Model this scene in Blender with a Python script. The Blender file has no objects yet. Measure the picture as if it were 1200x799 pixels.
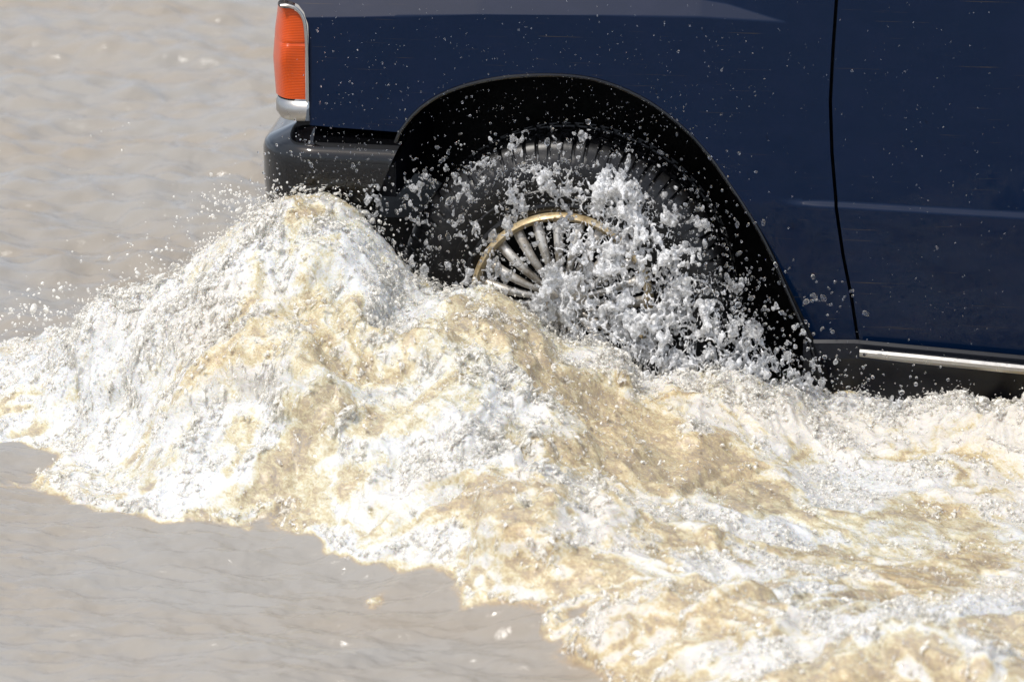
import bpy, math, random
import numpy as np
from mathutils import Vector, Matrix
R = math.radians
rng = np.random.default_rng(7)
random.seed(7)

# ---------------------------------------------------------------- camera, sky, sun, exposure
sc = bpy.context.scene
col = sc.collection
PITCH, YAW, DIST, MMPX = R(15.0), R(9.0), 9.0, 0.00175
T = Vector((-0.098, 0.0, 0.182))
CDIR = Vector((math.sin(YAW)*math.cos(PITCH), -math.cos(YAW)*math.cos(PITCH), math.sin(PITCH)))
cam_d = bpy.data.cameras.new('camera')
cam = bpy.data.objects.new('camera', cam_d); col.objects.link(cam)
cam.location = T + CDIR*DIST
cam.rotation_euler = CDIR.to_track_quat('Z', 'Y').to_euler()
cam_d.sensor_width = 36.0
cam_d.lens = 36.0*DIST/(1200*MMPX)
cam_d.clip_start, cam_d.clip_end = 0.1, 3000
cam_d.dof.use_dof = True
cam_d.dof.focus_distance = DIST - 0.05
cam_d.dof.aperture_fstop = 5.0
sc.camera = cam

SUN = Vector((-0.32, -0.40, 0.86)).normalized()      # direction towards the sun
sun_el = math.asin(SUN.z)
w = bpy.data.worlds.new('World'); sc.world = w; w.use_nodes = True
nt = w.node_tree; bg = nt.nodes['Background']
sky = nt.nodes.new('ShaderNodeTexSky'); sky.sky_type = 'NISHITA'; sky.sun_disc = False
sky.sun_elevation = sun_el; sky.sun_rotation = math.atan2(SUN.x, SUN.y)
sky.air_density = 1.0; sky.dust_density = 4.0; sky.ozone_density = 1.0
tc = nt.nodes.new('ShaderNodeTexCoord'); cn = nt.nodes.new('ShaderNodeTexNoise'); cn.inputs['Scale'].default_value = 2.2; cn.inputs['Detail'].default_value = 5
mpn = nt.nodes.new('ShaderNodeMapping'); mpn.inputs['Scale'].default_value = (1, 1, 2.5)
nt.links.new(tc.outputs['Generated'], mpn.inputs['Vector']); nt.links.new(mpn.outputs['Vector'], cn.inputs['Vector'])
cmr = nt.nodes.new('ShaderNodeMapRange'); cmr.inputs[1].default_value = .35; cmr.inputs[2].default_value = .65; cmr.inputs[3].default_value = .25; cmr.inputs[4].default_value = .85
nt.links.new(cn.outputs['Fac'], cmr.inputs[0])
cmx = nt.nodes.new('ShaderNodeMix'); cmx.data_type = 'RGBA'; cmx.inputs[7].default_value = (6.8, 7.6, 9.0, 1)
nt.links.new(cmr.outputs[0], cmx.inputs[0]); nt.links.new(sky.outputs['Color'], cmx.inputs[6]); nt.links.new(cmx.outputs[2], bg.inputs['Color'])
bg.inputs['Strength'].default_value = 0.14
sd = bpy.data.lights.new('sun', 'SUN'); sd.energy = 3.2; sd.angle = R(0.5); sd.color = (1.0, 0.96, 0.90)
so = bpy.data.objects.new('sun', sd); col.objects.link(so)
so.rotation_euler = SUN.to_track_quat('Z', 'Y').to_euler(); so.location = SUN*20
vs = sc.view_settings
vs.view_transform = 'Standard'; vs.look = 'None'; vs.gamma = 1.0; vs.use_curve_mapping = False
vs.exposure = -0.04
sc.cycles.max_bounces = 10; sc.cycles.transmission_bounces = 8; sc.cycles.transparent_max_bounces = 12
sc.cycles.caustics_refractive = False; sc.cycles.caustics_reflective = False
sc.cycles.sample_clamp_indirect = 6.0

# ---------------------------------------------------------------- helpers
RM = np.array(cam.rotation_euler.to_matrix()); CP = np.array(cam.location)
F = cam_d.lens/36.0*1200
def ray(px, py):
    return RM @ np.array([(px-600)/F, -(py-399.5)/F, -1.0])
def at(px, py, Y=0.0):                      # point of the vertical plane y=Y seen at that place of the photo
    d = ray(px, py); t = (Y-CP[1])/d[1]; return CP + d*t
def atz(px, py, Z=0.0):
    d = ray(px, py); t = (Z-CP[2])/d[2]; return CP + d*t

def tag(o, label=None, cat=None, group=None, kind=None):
    if label: o['label'] = label
    if cat: o['category'] = cat
    if group: o['group'] = group
    if kind: o['kind'] = kind
    return o
def empty(name, loc=(0, 0, 0)):
    o = bpy.data.objects.new(name, None); col.objects.link(o); o.location = loc; o.empty_display_size = 0.1
    return o
def mesh_obj(name, verts, faces, mat=None, parent=None, smooth=True, mesh=None):
    if mesh is None:
        mesh = bpy.data.meshes.new(name)
        if isinstance(verts, np.ndarray) and isinstance(faces, np.ndarray):
            nv, nf, k = len(verts), len(faces), faces.shape[1]
            mesh.vertices.add(nv); mesh.vertices.foreach_set('co', verts.astype(np.float32).ravel())
            mesh.loops.add(nf*k); mesh.loops.foreach_set('vertex_index', faces.astype(np.int32).ravel())
            mesh.polygons.add(nf)
            mesh.polygons.foreach_set('loop_start', np.arange(0, nf*k, k, dtype=np.int32))
            mesh.update(calc_edges=True)
        else:
            mesh.from_pydata([tuple(map(float, v)) for v in verts], [], [tuple(map(int, f)) for f in faces]); mesh.update()
        mesh.validate()
        mesh.polygons.foreach_set('use_smooth', np.full(len(mesh.polygons), bool(smooth)))
        if mat: mesh.materials.append(mat)
    o = bpy.data.objects.new(name, mesh); col.objects.link(o)
    if parent: o.parent = parent
    return o
class MB:
    """collects faces for one mesh; grids and loops are appended to it"""
    def __init__(s): s.v = []; s.f = []
    def grid(s, P, closed_u=False, closed_v=False, flip=False):
        P = np.asarray(P, float); n, m = P.shape[:2]; b = len(s.v)
        s.v.extend(P.reshape(-1, 3).tolist())
        for i in range(n if closed_u else n-1):
            for j in range(m if closed_v else m-1):
                a, c = i*m+j, i*m+(j+1) % m
                d, e = ((i+1) % n)*m+(j+1) % m, ((i+1) % n)*m+j
                q = (b+a, b+c, b+d, b+e)
                s.f.append(q[::-1] if flip else q)
    def poly(s, pts):
        b = len(s.v); s.v.extend([list(map(float, p)) for p in pts]); s.f.append(tuple(range(b, b+len(pts))))
    def box(s, x0, x1, y0, y1, z0, z1):
        c = [(x, y, z) for z in (z0, z1) for y in (y0, y1) for x in (x0, x1)]
        for q in ((0, 2, 3, 1), (4, 5, 7, 6), (0, 1, 5, 4), (2, 6, 7, 3), (0, 4, 6, 2), (1, 3, 7, 5)):
            s.poly([c[k] for k in q])
    def tube(s, path, r, n=10, caps=True):
        path = [Vector(p) for p in path]; rings = []
        up = Vector((0.03, 1, 0.05))
        for i, p in enumerate(path):
            t = (path[min(i+1, len(path)-1)]-path[max(i-1, 0)]).normalized()
            a = t.cross(up).normalized(); b_ = t.cross(a).normalized()
            rr = r[i] if hasattr(r, '__len__') else r
            rings.append([tuple(p + a*math.cos(k*2*math.pi/n)*rr + b_*math.sin(k*2*math.pi/n)*rr) for k in range(n)])
        s.grid(rings, closed_v=True)
        if caps: s.poly(rings[0]); s.poly(rings[-1][::-1])
    def build(s, name, mat, parent=None, smooth=True, weld=0.0, sharp=35, bevel=0):
        o = mesh_obj(name, s.v, s.f, mat, parent, smooth)
        if bevel:
            bm_ = o.modifiers.new('bevel', 'BEVEL'); bm_.width = bevel; bm_.segments = 3; bm_.limit_method = 'ANGLE'
        if weld:
            import bmesh
            b = bmesh.new(); b.from_mesh(o.data); bmesh.ops.remove_doubles(b, verts=b.verts, dist=weld)
            bmesh.ops.recalc_face_normals(b, faces=b.faces)
            b.to_mesh(o.data); b.free()
        if smooth:
            try: o.data.set_sharp_from_angle(angle=R(sharp))
            except Exception: pass
        return o
def smooth01(t): t = np.clip(t, 0, 1); return t*t*(3-2*t)

# ---------------------------------------------------------------- noise
class Tile:
    """periodic band-limited random field, cubic interpolation"""
    def __init__(s, n=256, k0=4, k1=24, beta=1.0, seed=1):
        g = np.random.default_rng(seed)
        kx = np.fft.fftfreq(n)*n; k = np.hypot(kx[:, None], kx[None, :])
        a = np.where((k >= k0) & (k <= k1), np.maximum(k, 1)**(-beta), 0)
        f = np.fft.ifft2(np.fft.fft2(g.standard_normal((n, n)))*a).real
        s.f = (f/f.std()).astype(np.float32); s.n = n
    def __call__(s, x, y):                  # x, y in tile units (1 = one period)
        n = s.n; X = np.asarray(x*n, np.float32); Y = np.asarray(y*n, np.float32)
        xi = np.floor(X).astype(np.int32); yi = np.floor(Y).astype(np.int32); fx = X-xi; fy = Y-yi
        def wts(t): return ((1-t)**3/6, (3*t**3-6*t*t+4)/6, (-3*t**3+3*t*t+3*t+1)/6, t**3/6)
        wx, wy = wts(fx), wts(fy); out = np.zeros_like(X)
        for i in range(4):
            a = (xi+i-1) % n
            for j in range(4): out += wx[i]*wy[j]*s.f[a, (yi+j-1) % n]
        return out*1.35
TA, TB, TC, TD = Tile(seed=11, k1=20, beta=2.2), Tile(seed=12, k1=20, beta=2.0), Tile(seed=13, k1=22, beta=1.8), Tile(seed=14, k0=6, k1=22, beta=1.2)
def noise3(shape, vox, wl, seed, beta=1.0, stretch=(1, 1, 1)):
    """3D random field, wavelengths from wl[0] (long) down to wl[1] in metres"""
    g = np.random.default_rng(seed)
    ks = [np.fft.fftfreq(n, v)*st for n, v, st in zip(shape, vox, stretch)]; ks[2] = np.fft.rfftfreq(shape[2], vox[2])*stretch[2]
    k = np.sqrt(ks[0][:, None, None]**2+ks[1][None, :, None]**2+ks[2][None, None, :]**2)
    a = np.where(k > 0, 1, 0)*np.exp(-(k*wl[1])**2)*(1-np.exp(-(k*wl[0])**2))*np.maximum(k, .1)**(-beta)
    f = np.fft.irfftn(np.fft.rfftn(g.standard_normal(shape).astype(np.float32))*a, s=shape)
    return (f/f.std()).astype(np.float32)
def surface_nets(f, origin, vox):
    """closed surface of f>0 in a 3D array"""
    f = np.pad(f, 1, constant_values=-1.0).astype(np.float32)
    f = np.clip(f, -1, 1)
    ins = f > 0
    sh = tuple(n-1 for n in f.shape)
    cnt = np.zeros(sh, np.uint8)
    for dx in (0, 1):
        for dy in (0, 1):
            for dz in (0, 1): cnt += ins[dx:dx+sh[0], dy:dy+sh[1], dz:dz+sh[2]]
    act = (cnt > 0) & (cnt < 8); idx = np.argwhere(act); vid = np.full(sh, -1, np.int32); vid[act] = np.arange(len(idx))
    acc = np.zeros((len(idx), 3), np.float32); num = np.zeros(len(idx), np.float32)
    i, j, k = idx.T
    corners = [(a, b, c) for a in (0, 1) for b in (0, 1) for c in (0, 1)]
    for a in corners:
        for ax in range(3):
            if a[ax]: continue
            b = list(a); b[ax] = 1
            fa = f[i+a[0], j+a[1], k+a[2]]; fb = f[i+b[0], j+b[1], k+b[2]]
            cr = (fa > 0) != (fb > 0); t = np.where(cr, fa/np.where(cr, fa-fb, 1), 0)
            p = np.array(a, np.float32)[None, :].repeat(len(idx), 0); p[:, ax] = t
            acc += p*cr[:, None]; num += cr
    P = idx + acc/num[:, None]
    V = np.array(origin) + (P-1)*np.array(vox)
    quads = []
    for ax in range(3):
        u, v = [(1, 2), (2, 0), (0, 1)][ax]
        n = [slice(1, s) for s in sh]; lo = list(n); hi = list(n)
        A = [slice(1, s) for s in sh]; B = [slice(1, s) for s in sh]
        A[ax] = slice(0, sh[ax]); B[ax] = slice(1, sh[ax]+1)
        fa = ins[tuple(A)]; fb = ins[tuple(B)]
        e = np.argwhere(fa != fb); sgn = fa[tuple(e.T)]
        off = np.array([1, 1, 1]); off[ax] = 0; e = e+off
        du = np.zeros(3, int); du[u] = 1; dv = np.zeros(3, int); dv[v] = 1
        q = np.stack([vid[tuple((e-du-dv).T)], vid[tuple((e-dv).T)], vid[tuple(e.T)], vid[tuple((e-du).T)]], 1)
        q[~sgn] = q[~sgn][:, ::-1]; quads.append(q)
    return V, np.concatenate(quads)

# ---------------------------------------------------------------- materials
def new_mat(name, **kw):
    m = bpy.data.materials.new(name); m.use_nodes = True
    b = m.node_tree.nodes['Principled BSDF']
    for k, v in kw.items():
        b.inputs[k.replace('_', ' ')].default_value = (*v, 1) if isinstance(v, tuple) and len(v) == 3 else v
    return m, m.node_tree, b
def N(t, kind, **kw):
    n = t.nodes.new('ShaderNode'+kind)
    for k, v in kw.items():
        if k in n.inputs: n.inputs[k].default_value = v
        else: setattr(n, k, v)
    return n
def ramp(t, src, stops):
    r = t.nodes.new('ShaderNodeValToRGB'); e = r.color_ramp.elements
    while len(e) < len(stops): e.new(0.5)
    for q, (p, c) in zip(e, stops): q.position = p; q.color = (*c, 1) if len(c) == 3 else c
    t.links.new(src, r.inputs['Fac']); return r
def coords(t, scale=(1, 1, 1)):
    g = N(t, 'NewGeometry'); m = N(t, 'Mapping'); m.inputs['Scale'].default_value = scale
    t.links.new(g.outputs['Position'], m.inputs['Vector']); return m.outputs['Vector']
def flow(t, sc_):
    a = N(t, 'Mapping'); g = N(t, 'NewGeometry'); a.inputs['Rotation'].default_value = (0, 0, R(51.5)); t.links.new(g.outputs['Position'], a.inputs['Vector'])
    m = N(t, 'Mapping'); m.inputs['Scale'].default_value = sc_; t.links.new(a.outputs['Vector'], m.inputs['Vector']); return m.outputs['Vector']
def add_bump(t, b, src, strength, dist):
    n = N(t, 'Bump', Strength=strength, Distance=dist); t.links.new(src, n.inputs['Height'])
    t.links.new(n.outputs['Normal'], b.inputs['Normal']); return n

# navy car paint with dusty film and fine wipe marks
paint, t, b = new_mat('navy_paint', Roughness=0.4, Coat_Weight=0.35, Coat_Roughness=0.05, Specular_IOR_Level=0.05)
n1 = N(t, 'TexNoise', Scale=9.0, Detail=8.0, Roughness=0.65); t.links.new(coords(t, (1, 1, 1.6)), n1.inputs['Vector'])
r1 = ramp(t, n1.outputs['Fac'], [(0.45, (0, 0, 0)), (0.75, (1, 1, 1))])
n2 = N(t, 'TexNoise', Scale=60.0, Detail=4.0, Roughness=0.6); t.links.new(coords(t, (0.07, 1, 6.0)), n2.inputs['Vector'])
r2 = ramp(t, n2.outputs['Fac'], [(0.665, (0, 0, 0)), (0.70, (1, 1, 1))])
mx = N(t, 'Mix', data_type='RGBA'); mx.inputs[6].default_value = (.0003, .0075, .029, 1); mx.inputs[7].default_value = (.002, .009, .033, 1)
t.links.new(r1.outputs['Color'], mx.inputs[0])
mx2 = N(t, 'Mix', data_type='RGBA'); mx2.inputs[7].default_value = (.035, .030, .028, 1)
t.links.new(r2.outputs['Color'], mx2.inputs[0]); t.links.new(mx.outputs[2], mx2.inputs[6]); t.links.new(mx2.outputs[2], b.inputs['Base Color'])
rr = N(t, 'MapRange'); rr.inputs[3].default_value = .03; rr.inputs[4].default_value = .13; t.links.new(r1.outputs['Color'], rr.inputs[0]); t.links.new(rr.outputs[0], b.inputs['Coat Roughness'])

blackp, t, b = new_mat('black_plastic', Base_Color=(.002, .002, .0024), Roughness=0.08, Specular_IOR_Level=0.34, Coat_Weight=.5, Coat_Roughness=.03)
n1 = N(t, 'TexNoise', Scale=14.0, Detail=6.0); t.links.new(coords(t), n1.inputs['Vector'])
rr = N(t, 'MapRange'); rr.inputs[3].default_value = .03; rr.inputs[4].default_value = .14; t.links.new(n1.outputs['Fac'], rr.inputs[0]); t.links.new(rr.outputs[0], b.inputs['Roughness'])
liner, t, b = new_mat('arch_liner', Base_Color=(.006, .006, .006), Roughness=0.6, Specular_IOR_Level=0.25)
n1 = N(t, 'TexNoise', Scale=30.0, Detail=8.0, Roughness=0.7); t.links.new(coords(t), n1.inputs['Vector'])
r1 = ramp(t, n1.outputs['Fac'], [(0.5, (.004, .004, .004)), (0.8, (.022, .020, .018))]); t.links.new(r1.outputs['Color'], b.inputs['Base Color']); add_bump(t, b, n1.outputs['Fac'], .4, .004)
sillm, t, b = new_mat('sill_black', Base_Color=(.005, .006, .010), Roughness=0.35, Specular_IOR_Level=0.3)
rubber, t, b = new_mat('tyre_rubber', Base_Color=(.004, .004, .005), Roughness=0.34, Specular_IOR_Level=0.35)
n1 = N(t, 'TexNoise', Scale=45.0, Detail=8.0, Roughness=0.7); t.links.new(coords(t), n1.inputs['Vector'])
r1 = ramp(t, n1.outputs['Fac'], [(0.45, (.008, .008, .009)), (0.8, (.030, .029, .028))]); t.links.new(r1.outputs['Color'], b.inputs['Base Color'])
add_bump(t, b, n1.outputs['Fac'], .25, .002)
chrome, t, b = new_mat('chrome', Base_Color=(.46, .44, .41), Metallic=1.0, Roughness=0.22)
n1 = N(t, 'TexNoise', Scale=40.0, Detail=6.0, Roughness=0.7); t.links.new(coords(t), n1.inputs['Vector'])
rr = N(t, 'MapRange'); rr.inputs[3].default_value = .12; rr.inputs[4].default_value = .5; t.links.new(n1.outputs['Fac'], rr.inputs[0]); t.links.new(rr.outputs[0], b.inputs['Roughness'])
wheelm, t, b = new_mat('wheel_metal', Metallic=0.5, Roughness=0.38)
n1 = N(t, 'TexNoise', Scale=24.0, Detail=6.0, Roughness=0.7); t.links.new(coords(t), n1.inputs['Vector'])
r1 = ramp(t, n1.outputs['Fac'], [(0.35, (.34, .29, .22)), (0.55, (.68, .65, .60))]); t.links.new(r1.outputs['Color'], b.inputs['Base Color'])
ringm, t, b = new_mat('rim_ring_metal', Metallic=0.3, Roughness=0.4)
n1 = N(t, 'TexNoise', Scale=30.0, Detail=6.0, Roughness=0.7); t.links.new(coords(t), n1.inputs['Vector'])
r1 = ramp(t, n1.outputs['Fac'], [(0.3, (.22, .14, .06)), (0.5, (.50, .39, .22)), (0.7, (.68, .60, .46))]); t.links.new(r1.outputs['Color'], b.inputs['Base Color'])
lensm, t, b = new_mat('orange_lens', Base_Color=(.78, .10, .010), Roughness=0.25, Specular_IOR_Level=0.25, Coat_Weight=0.3, Coat_Roughness=0.03)
n1 = N(t, 'TexWave', Scale=95.0, Distortion=0.0); n1.bands_direction = 'Z'; t.links.new(coords(t), n1.inputs['Vector'])
r1 = ramp(t, n1.outputs['Fac'], [(0.0, (.42, .040, .001)), (1.0, (.66, .085, .002))]); t.links.new(r1.outputs['Color'], b.inputs['Base Color']); add_bump(t, b, n1.outputs['Fac'], .25, .002)
glassm, t, b = new_mat('dark_glass', Base_Color=(.01, .012, .012), Roughness=0.05)
clear_lens, t, b = new_mat('clear_lens', Base_Color=(.6, .62, .62), Roughness=0.08, Metallic=.4)
roadm, t, b = new_mat('asphalt', Base_Color=(.05, .048, .045), Roughness=0.8)
n1 = N(t, 'TexNoise', Scale=80.0, Detail=4.0); t.links.new(coords(t), n1.inputs['Vector']); add_bump(t, b, n1.outputs['Fac'], .5, .005)

# muddy flood water; attribute "foam" says where air is beaten into it
waterm, t, b = new_mat('muddy_water', Roughness=0.07, IOR=1.33)
at_ = N(t, 'Attribute', attribute_name='foam')
nz = N(t, 'TexNoise', Scale=120.0, Detail=5.0, Roughness=0.7, Distortion=0.6); t.links.new(coords(t, (0.7, 1.2, 1.2)), nz.inputs['Vector'])
nf = N(t, 'TexNoise', Scale=26.0, Detail=6.0, Roughness=0.65, Distortion=1.0); t.links.new(flow(t, (0.5, 1.4, 1.2)), nf.inputs['Vector'])
m1 = N(t, 'Math', operation='MULTIPLY_ADD'); t.links.new(nz.outputs['Fac'], m1.inputs[0]); m1.inputs[1].default_value = .55; m1.inputs[2].default_value = -.275
m2 = N(t, 'Math', operation='MULTIPLY_ADD'); t.links.new(nf.outputs['Fac'], m2.inputs[0]); m2.inputs[1].default_value = .9; m2.inputs[2].default_value = -.45
m3 = N(t, 'Math', operation='ADD'); t.links.new(m1.outputs[0], m3.inputs[0]); t.links.new(m2.outputs[0], m3.inputs[1])
gate = ramp(t, at_.outputs['Fac'], [(0.02, (0, 0, 0)), (0.16, (1, 1, 1))])
m4 = N(t, 'Math', operation='MULTIPLY_ADD'); t.links.new(m3.outputs[0], m4.inputs[0]); t.links.new(gate.outputs['Color'], m4.inputs[1]); t.links.new(at_.outputs['Fac'], m4.inputs[2])
cr = ramp(t, m4.outputs[0], [(0.0, (.295, .275, .245)), (0.14, (.36, .30, .225)), (0.24, (.42, .34, .225)),  (0.42, (.58, .52, .34)), (0.57, (.66, .64, .55)), (0.74, (.68, .68, .665))])
big = N(t, 'TexNoise', Scale=2.6, Detail=3.0, Roughness=.5); t.links.new(coords(t, (.5, 1.0, 1)), big.inputs['Vector'])
bgr = ramp(t, big.outputs['Fac'], [(.42, (1.0, 1.0, 1.0)), (.66, (1.0, .93, .84))])
cmul = N(t, 'Mix', data_type='RGBA', blend_type='MULTIPLY'); cmul.inputs[0].default_value = 1.0
t.links.new(cr.outputs['Color'], cmul.inputs[6]); t.links.new(bgr.outputs['Color'], cmul.inputs[7]); t.links.new(cmul.outputs[2], b.inputs['Base Color'])
ro = ramp(t, m4.outputs[0], [(0.1, (.13,)*3), (0.3, (.25,)*3)]); t.links.new(ro.outputs['Color'], b.inputs['Roughness'])
hb = N(t, 'Math', operation='MULTIPLY'); hg = N(t, 'MapRange'); hg.inputs[1].default_value = .22; hg.inputs[2].default_value = .6; hg.inputs[3].default_value = .12; hg.inputs[4].default_value = 1; t.links.new(at_.outputs['Fac'], hg.inputs[0]); hh_ = N(t, 'Math', operation='MULTIPLY'); t.links.new(hg.outputs[0], hh_.inputs[0]); t.links.new(gate.outputs['Color'], hh_.inputs[1])
t.links.new(m3.outputs[0], hb.inputs[0]); t.links.new(hh_.outputs[0], hb.inputs[1])
rip = N(t, 'TexNoise', Scale=38.0, Detail=5.0, Roughness=0.6, Distortion=0.8); t.links.new(coords(t, (0.55, 1.0, 1)), rip.inputs['Vector'])
rsc = N(t, 'Math', operation='MULTIPLY_ADD'); rdg = N(t, 'TexNoise', Scale=42.0, Detail=4.0, Roughness=0.6, Distortion=1.4); t.links.new(flow(t, (.9, 2.3, 1.9)), rdg.inputs['Vector'])
d1 = N(t, 'Math', operation='SUBTRACT'); t.links.new(rdg.outputs['Fac'], d1.inputs[0]); d1.inputs[1].default_value = .5
d2 = N(t, 'Math', operation='ABSOLUTE'); t.links.new(d1.outputs[0], d2.inputs[0])
d3 = N(t, 'MapRange'); d3.inputs[1].default_value = 0; d3.inputs[2].default_value = .07; d3.inputs[3].default_value = .15; d3.inputs[4].default_value = -.04; t.links.new(d2.outputs[0], d3.inputs[0])
d4 = N(t, 'Math', operation='MULTIPLY_ADD'); t.links.new(d3.outputs[0], d4.inputs[0]); t.links.new(gate.outputs['Color'], d4.inputs[1]); t.links.new(m4.outputs[0], d4.inputs[2])
t.links.new(d4.outputs[0], cr.inputs[0]); t.links.new(d4.outputs[0], ro.inputs[0])
t.links.new(rip.outputs['Fac'], rsc.inputs[0]); rsc.inputs[1].default_value = .45; t.links.new(hb.outputs[0], rsc.inputs[2])
add_bump(t, b, rsc.outputs[0], .7, .010)
sw = N(t, 'Math', operation='MULTIPLY'); t.links.new(gate.outputs['Color'], sw.inputs[0]); sw.inputs[1].default_value = .55
t.links.new(sw.outputs[0], b.inputs['Subsurface Weight']); b.inputs['Subsurface Radius'].default_value = (1.0, .75, .45); b.inputs['Subsurface Scale'].default_value = .03
cn_ = N(t, 'TexNoise', Scale=34.0, Detail=3.0, Roughness=0.5, Distortion=0.5); t.links.new(flow(t, (.5, 1.2, 1.1)), cn_.inputs['Vector'])
cb = N(t, 'Bump', Strength=1.0, Distance=.012); cm_ = N(t, 'Math', operation='MULTIPLY'); t.links.new(cn_.outputs['Fac'], cm_.inputs[0]); t.links.new(gate.outputs['Color'], cm_.inputs[1]); t.links.new(cm_.outputs[0], cb.inputs['Height'])
t.links.new(cb.outputs['Normal'], b.inputs['Coat Normal']); t.links.new(gate.outputs['Color'], b.inputs['Coat Weight']); b.inputs['Coat Roughness'].default_value = .03; b.inputs['Coat IOR'].default_value = 1.33

# aerated water: partly clear, partly white; fine specks are painted glints and bubbles
def water_mix(name, white, tint, clear_share, air=False):
    m = bpy.data.materials.new(name); m.use_nodes = True; t = m.node_tree; t.nodes.clear()
    out = N(t, 'OutputMaterial'); g = N(t, 'BsdfGlass', IOR=1.33, Roughness=0.0); g.inputs['Color'].default_value = (1, 1, 1, 1)
    d = N(t, 'BsdfPrincipled', Roughness=.12, IOR=1.33); d.inputs['Base Color'].default_value = (*tint, 1); d.inputs['Specular IOR Level'].default_value = .8
    tr = N(t, 'BsdfTranslucent'); tr.inputs['Color'].default_value = (*tint, 1)
    a = N(t, 'MixShader', Fac=.34); t.links.new(d.outputs[0], a.inputs[1]); t.links.new(tr.outputs[0], a.inputs[2])
    n = N(t, 'TexNoise', Scale=130.0, Detail=3.0, Roughness=.6); t.links.new(coords(t), n.inputs['Vector'])
    r = ramp(t, n.outputs['Fac'], [(.47, (white*.5,)*3), (.56, (min(1, white*1.9),)*3)]); fac = r.outputs['Color']
    if air:
        q = N(t, 'Attribute', attribute_name='air'); mr = N(t, 'MapRange'); mr.inputs[1].default_value = .35; mr.inputs[2].default_value = 1.15; mr.inputs[3].default_value = 0; mr.inputs[4].default_value = .40
        t.links.new(q.outputs['Fac'], mr.inputs[0]); ad = N(t, 'Math', operation='ADD'); ad.use_clamp = True
        t.links.new(fac, ad.inputs[0]); t.links.new(mr.outputs[0], ad.inputs[1]); fac = ad.outputs[0]
    tp = N(t, 'BsdfTransparent'); gl = N(t, 'MixShader', Fac=clear_share); t.links.new(g.outputs[0], gl.inputs[1]); t.links.new(tp.outputs[0], gl.inputs[2])
    x = N(t, 'MixShader'); t.links.new(fac, x.inputs[0]); t.links.new(gl.outputs[0], x.inputs[1]); t.links.new(a.outputs[0], x.inputs[2])
    t.links.new(x.outputs[0], out.inputs[0])
    return m
splashm = water_mix('splash_water', .30, (1, 1, 1), .42, True)
frothm = water_mix('froth_water', .60, (1.0, .97, .90), .6)
dropm = water_mix('droplet_water', .04, (.97, .97, .97), .0)

# ---------------------------------------------------------------- setting: road and flood water
mb = MB(); mb.grid([[(x, y, -.085) for y in (-400, 400)] for x in (-400, 400)], flip=True)
tag(mb.build('road', roadm), kind='structure')

# height of the water surface from control points (photo place, distance of that point from the car's side)
CTRL = [
 # crest heaped against the bumper
 (262,262,-.10),(300,232,-.12),(345,232,-.12),(385,244,-.11),(420,268,-.10),(448,302,-.08),(470,342,-.08),(510,350,-.10),
 (560,345,-.16),(610,362,-.20),(650,400,-.22),(700,425,-.16),(760,440,-.14),(830,447,-.12),(890,452,-.10),(940,462,-.08),(985,475,-.07),
 (1050,488,-.06),(1110,484,-.08),(1160,474,-.10),(1230,470,-.10),(1320,480,-.08),
 # face and shoulders towards the camera
 (235,320,-.12),(190,345,-.10),(130,375,-.05),(60,400,.05),(10,425,.1),
 (300,300,-.25),(360,300,-.25),(420,345,-.25),(330,380,-.42),(400,400,-.42),(470,405,-.38),(250,390,-.35),(170,410,-.25),(90,430,-.12),
 (540,400,-.40),(600,420,-.42),(640,470,-.45),(300,460,-.60),(380,470,-.62),(460,470,-.62),(540,480,-.66),(200,480,-.48),(110,490,-.30),
 (700,490,-.42),(760,520,-.44),(820,545,-.48),(880,565,-.50),(940,560,-.42),(1000,560,-.36),(1080,560,-.34),(1150,550,-.32),(1220,560,-.32),
 (340,540,-.76),(430,545,-.77),(520,550,-.75),(600,545,-.90),(660,560,-.88),(720,585,-.84),(240,560,-.76),(150,560,-.50),(40,500,-.20),
 (620,590,-1.04),(560,620,-1.12),(500,630,-1.08),(440,610,-.95),(720,600,-.96),(800,610,-.86),(880,620,-.84),(960,640,-.82),(1050,650,-.80),(1150,650,-.76),(1230,640,-.7),
 (650,670,-1.42),(720,680,-1.38),(820,690,-1.32),(920,700,-1.30),(1050,720,-1.34),(1180,720,-1.3),(760,750,-1.74),(900,770,-1.76),(1050,790,-1.8),(1200,800,-1.8),
]
pts = [at(px, py, Y) for px, py, Y in CTRL]
# still water round the wave and the hollow under the car
for px, py in [(-20,560),(60,610),(130,625),(230,640),(330,650),(400,690),(470,700),(540,745),(620,790),(700,840),(-100,480),(-100,620),(100,720),(300,740),(450,790),(100,850),(400,880),(760,900),(1000,940),(1250,930),(-60,400),(50,340),(150,290),(-100,340),(220,260)]:
    p = atz(px, py, 0.0); pts.append(p)
for x, y, z in [(-.45,.25,.18),(-.3,.3,.10),(-.1,.2,.03),(.1,.2,.02),(.3,.2,.03),(.6,.2,.03),(.9,.2,.03),(1.3,.2,.03),(-.75,.35,.08),(-.6,.6,.08),(0,.8,0),(.8,.8,0),(-1.2,.7,0),(-1.0,1.2,0),(-1.8,.8,0),(1.5,.8,0),(2,.2,.02),(2,-.5,.08),(2,-1.2,.08)]:
    pts.append(np.array((x, y, z)))
pts = np.array(pts)
def kern(d): return np.exp(-(d/.34)**2)*.7 + np.exp(-(d/.17)**2)*.3
A = kern(np.hypot(pts[:, None, 0]-pts[None, :, 0], pts[:, None, 1]-pts[None, :, 1])); A += np.eye(len(A))*.12
RW = np.linalg.solve(A, pts[:, 2])
def H0(x, y):
    s = np.zeros(np.broadcast(x, y).shape, np.float32)
    for (px, py, _), wv in zip(pts, RW): s += wv*kern(np.hypot(x-px, y-py))
    return np.maximum(s, -.03)

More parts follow.
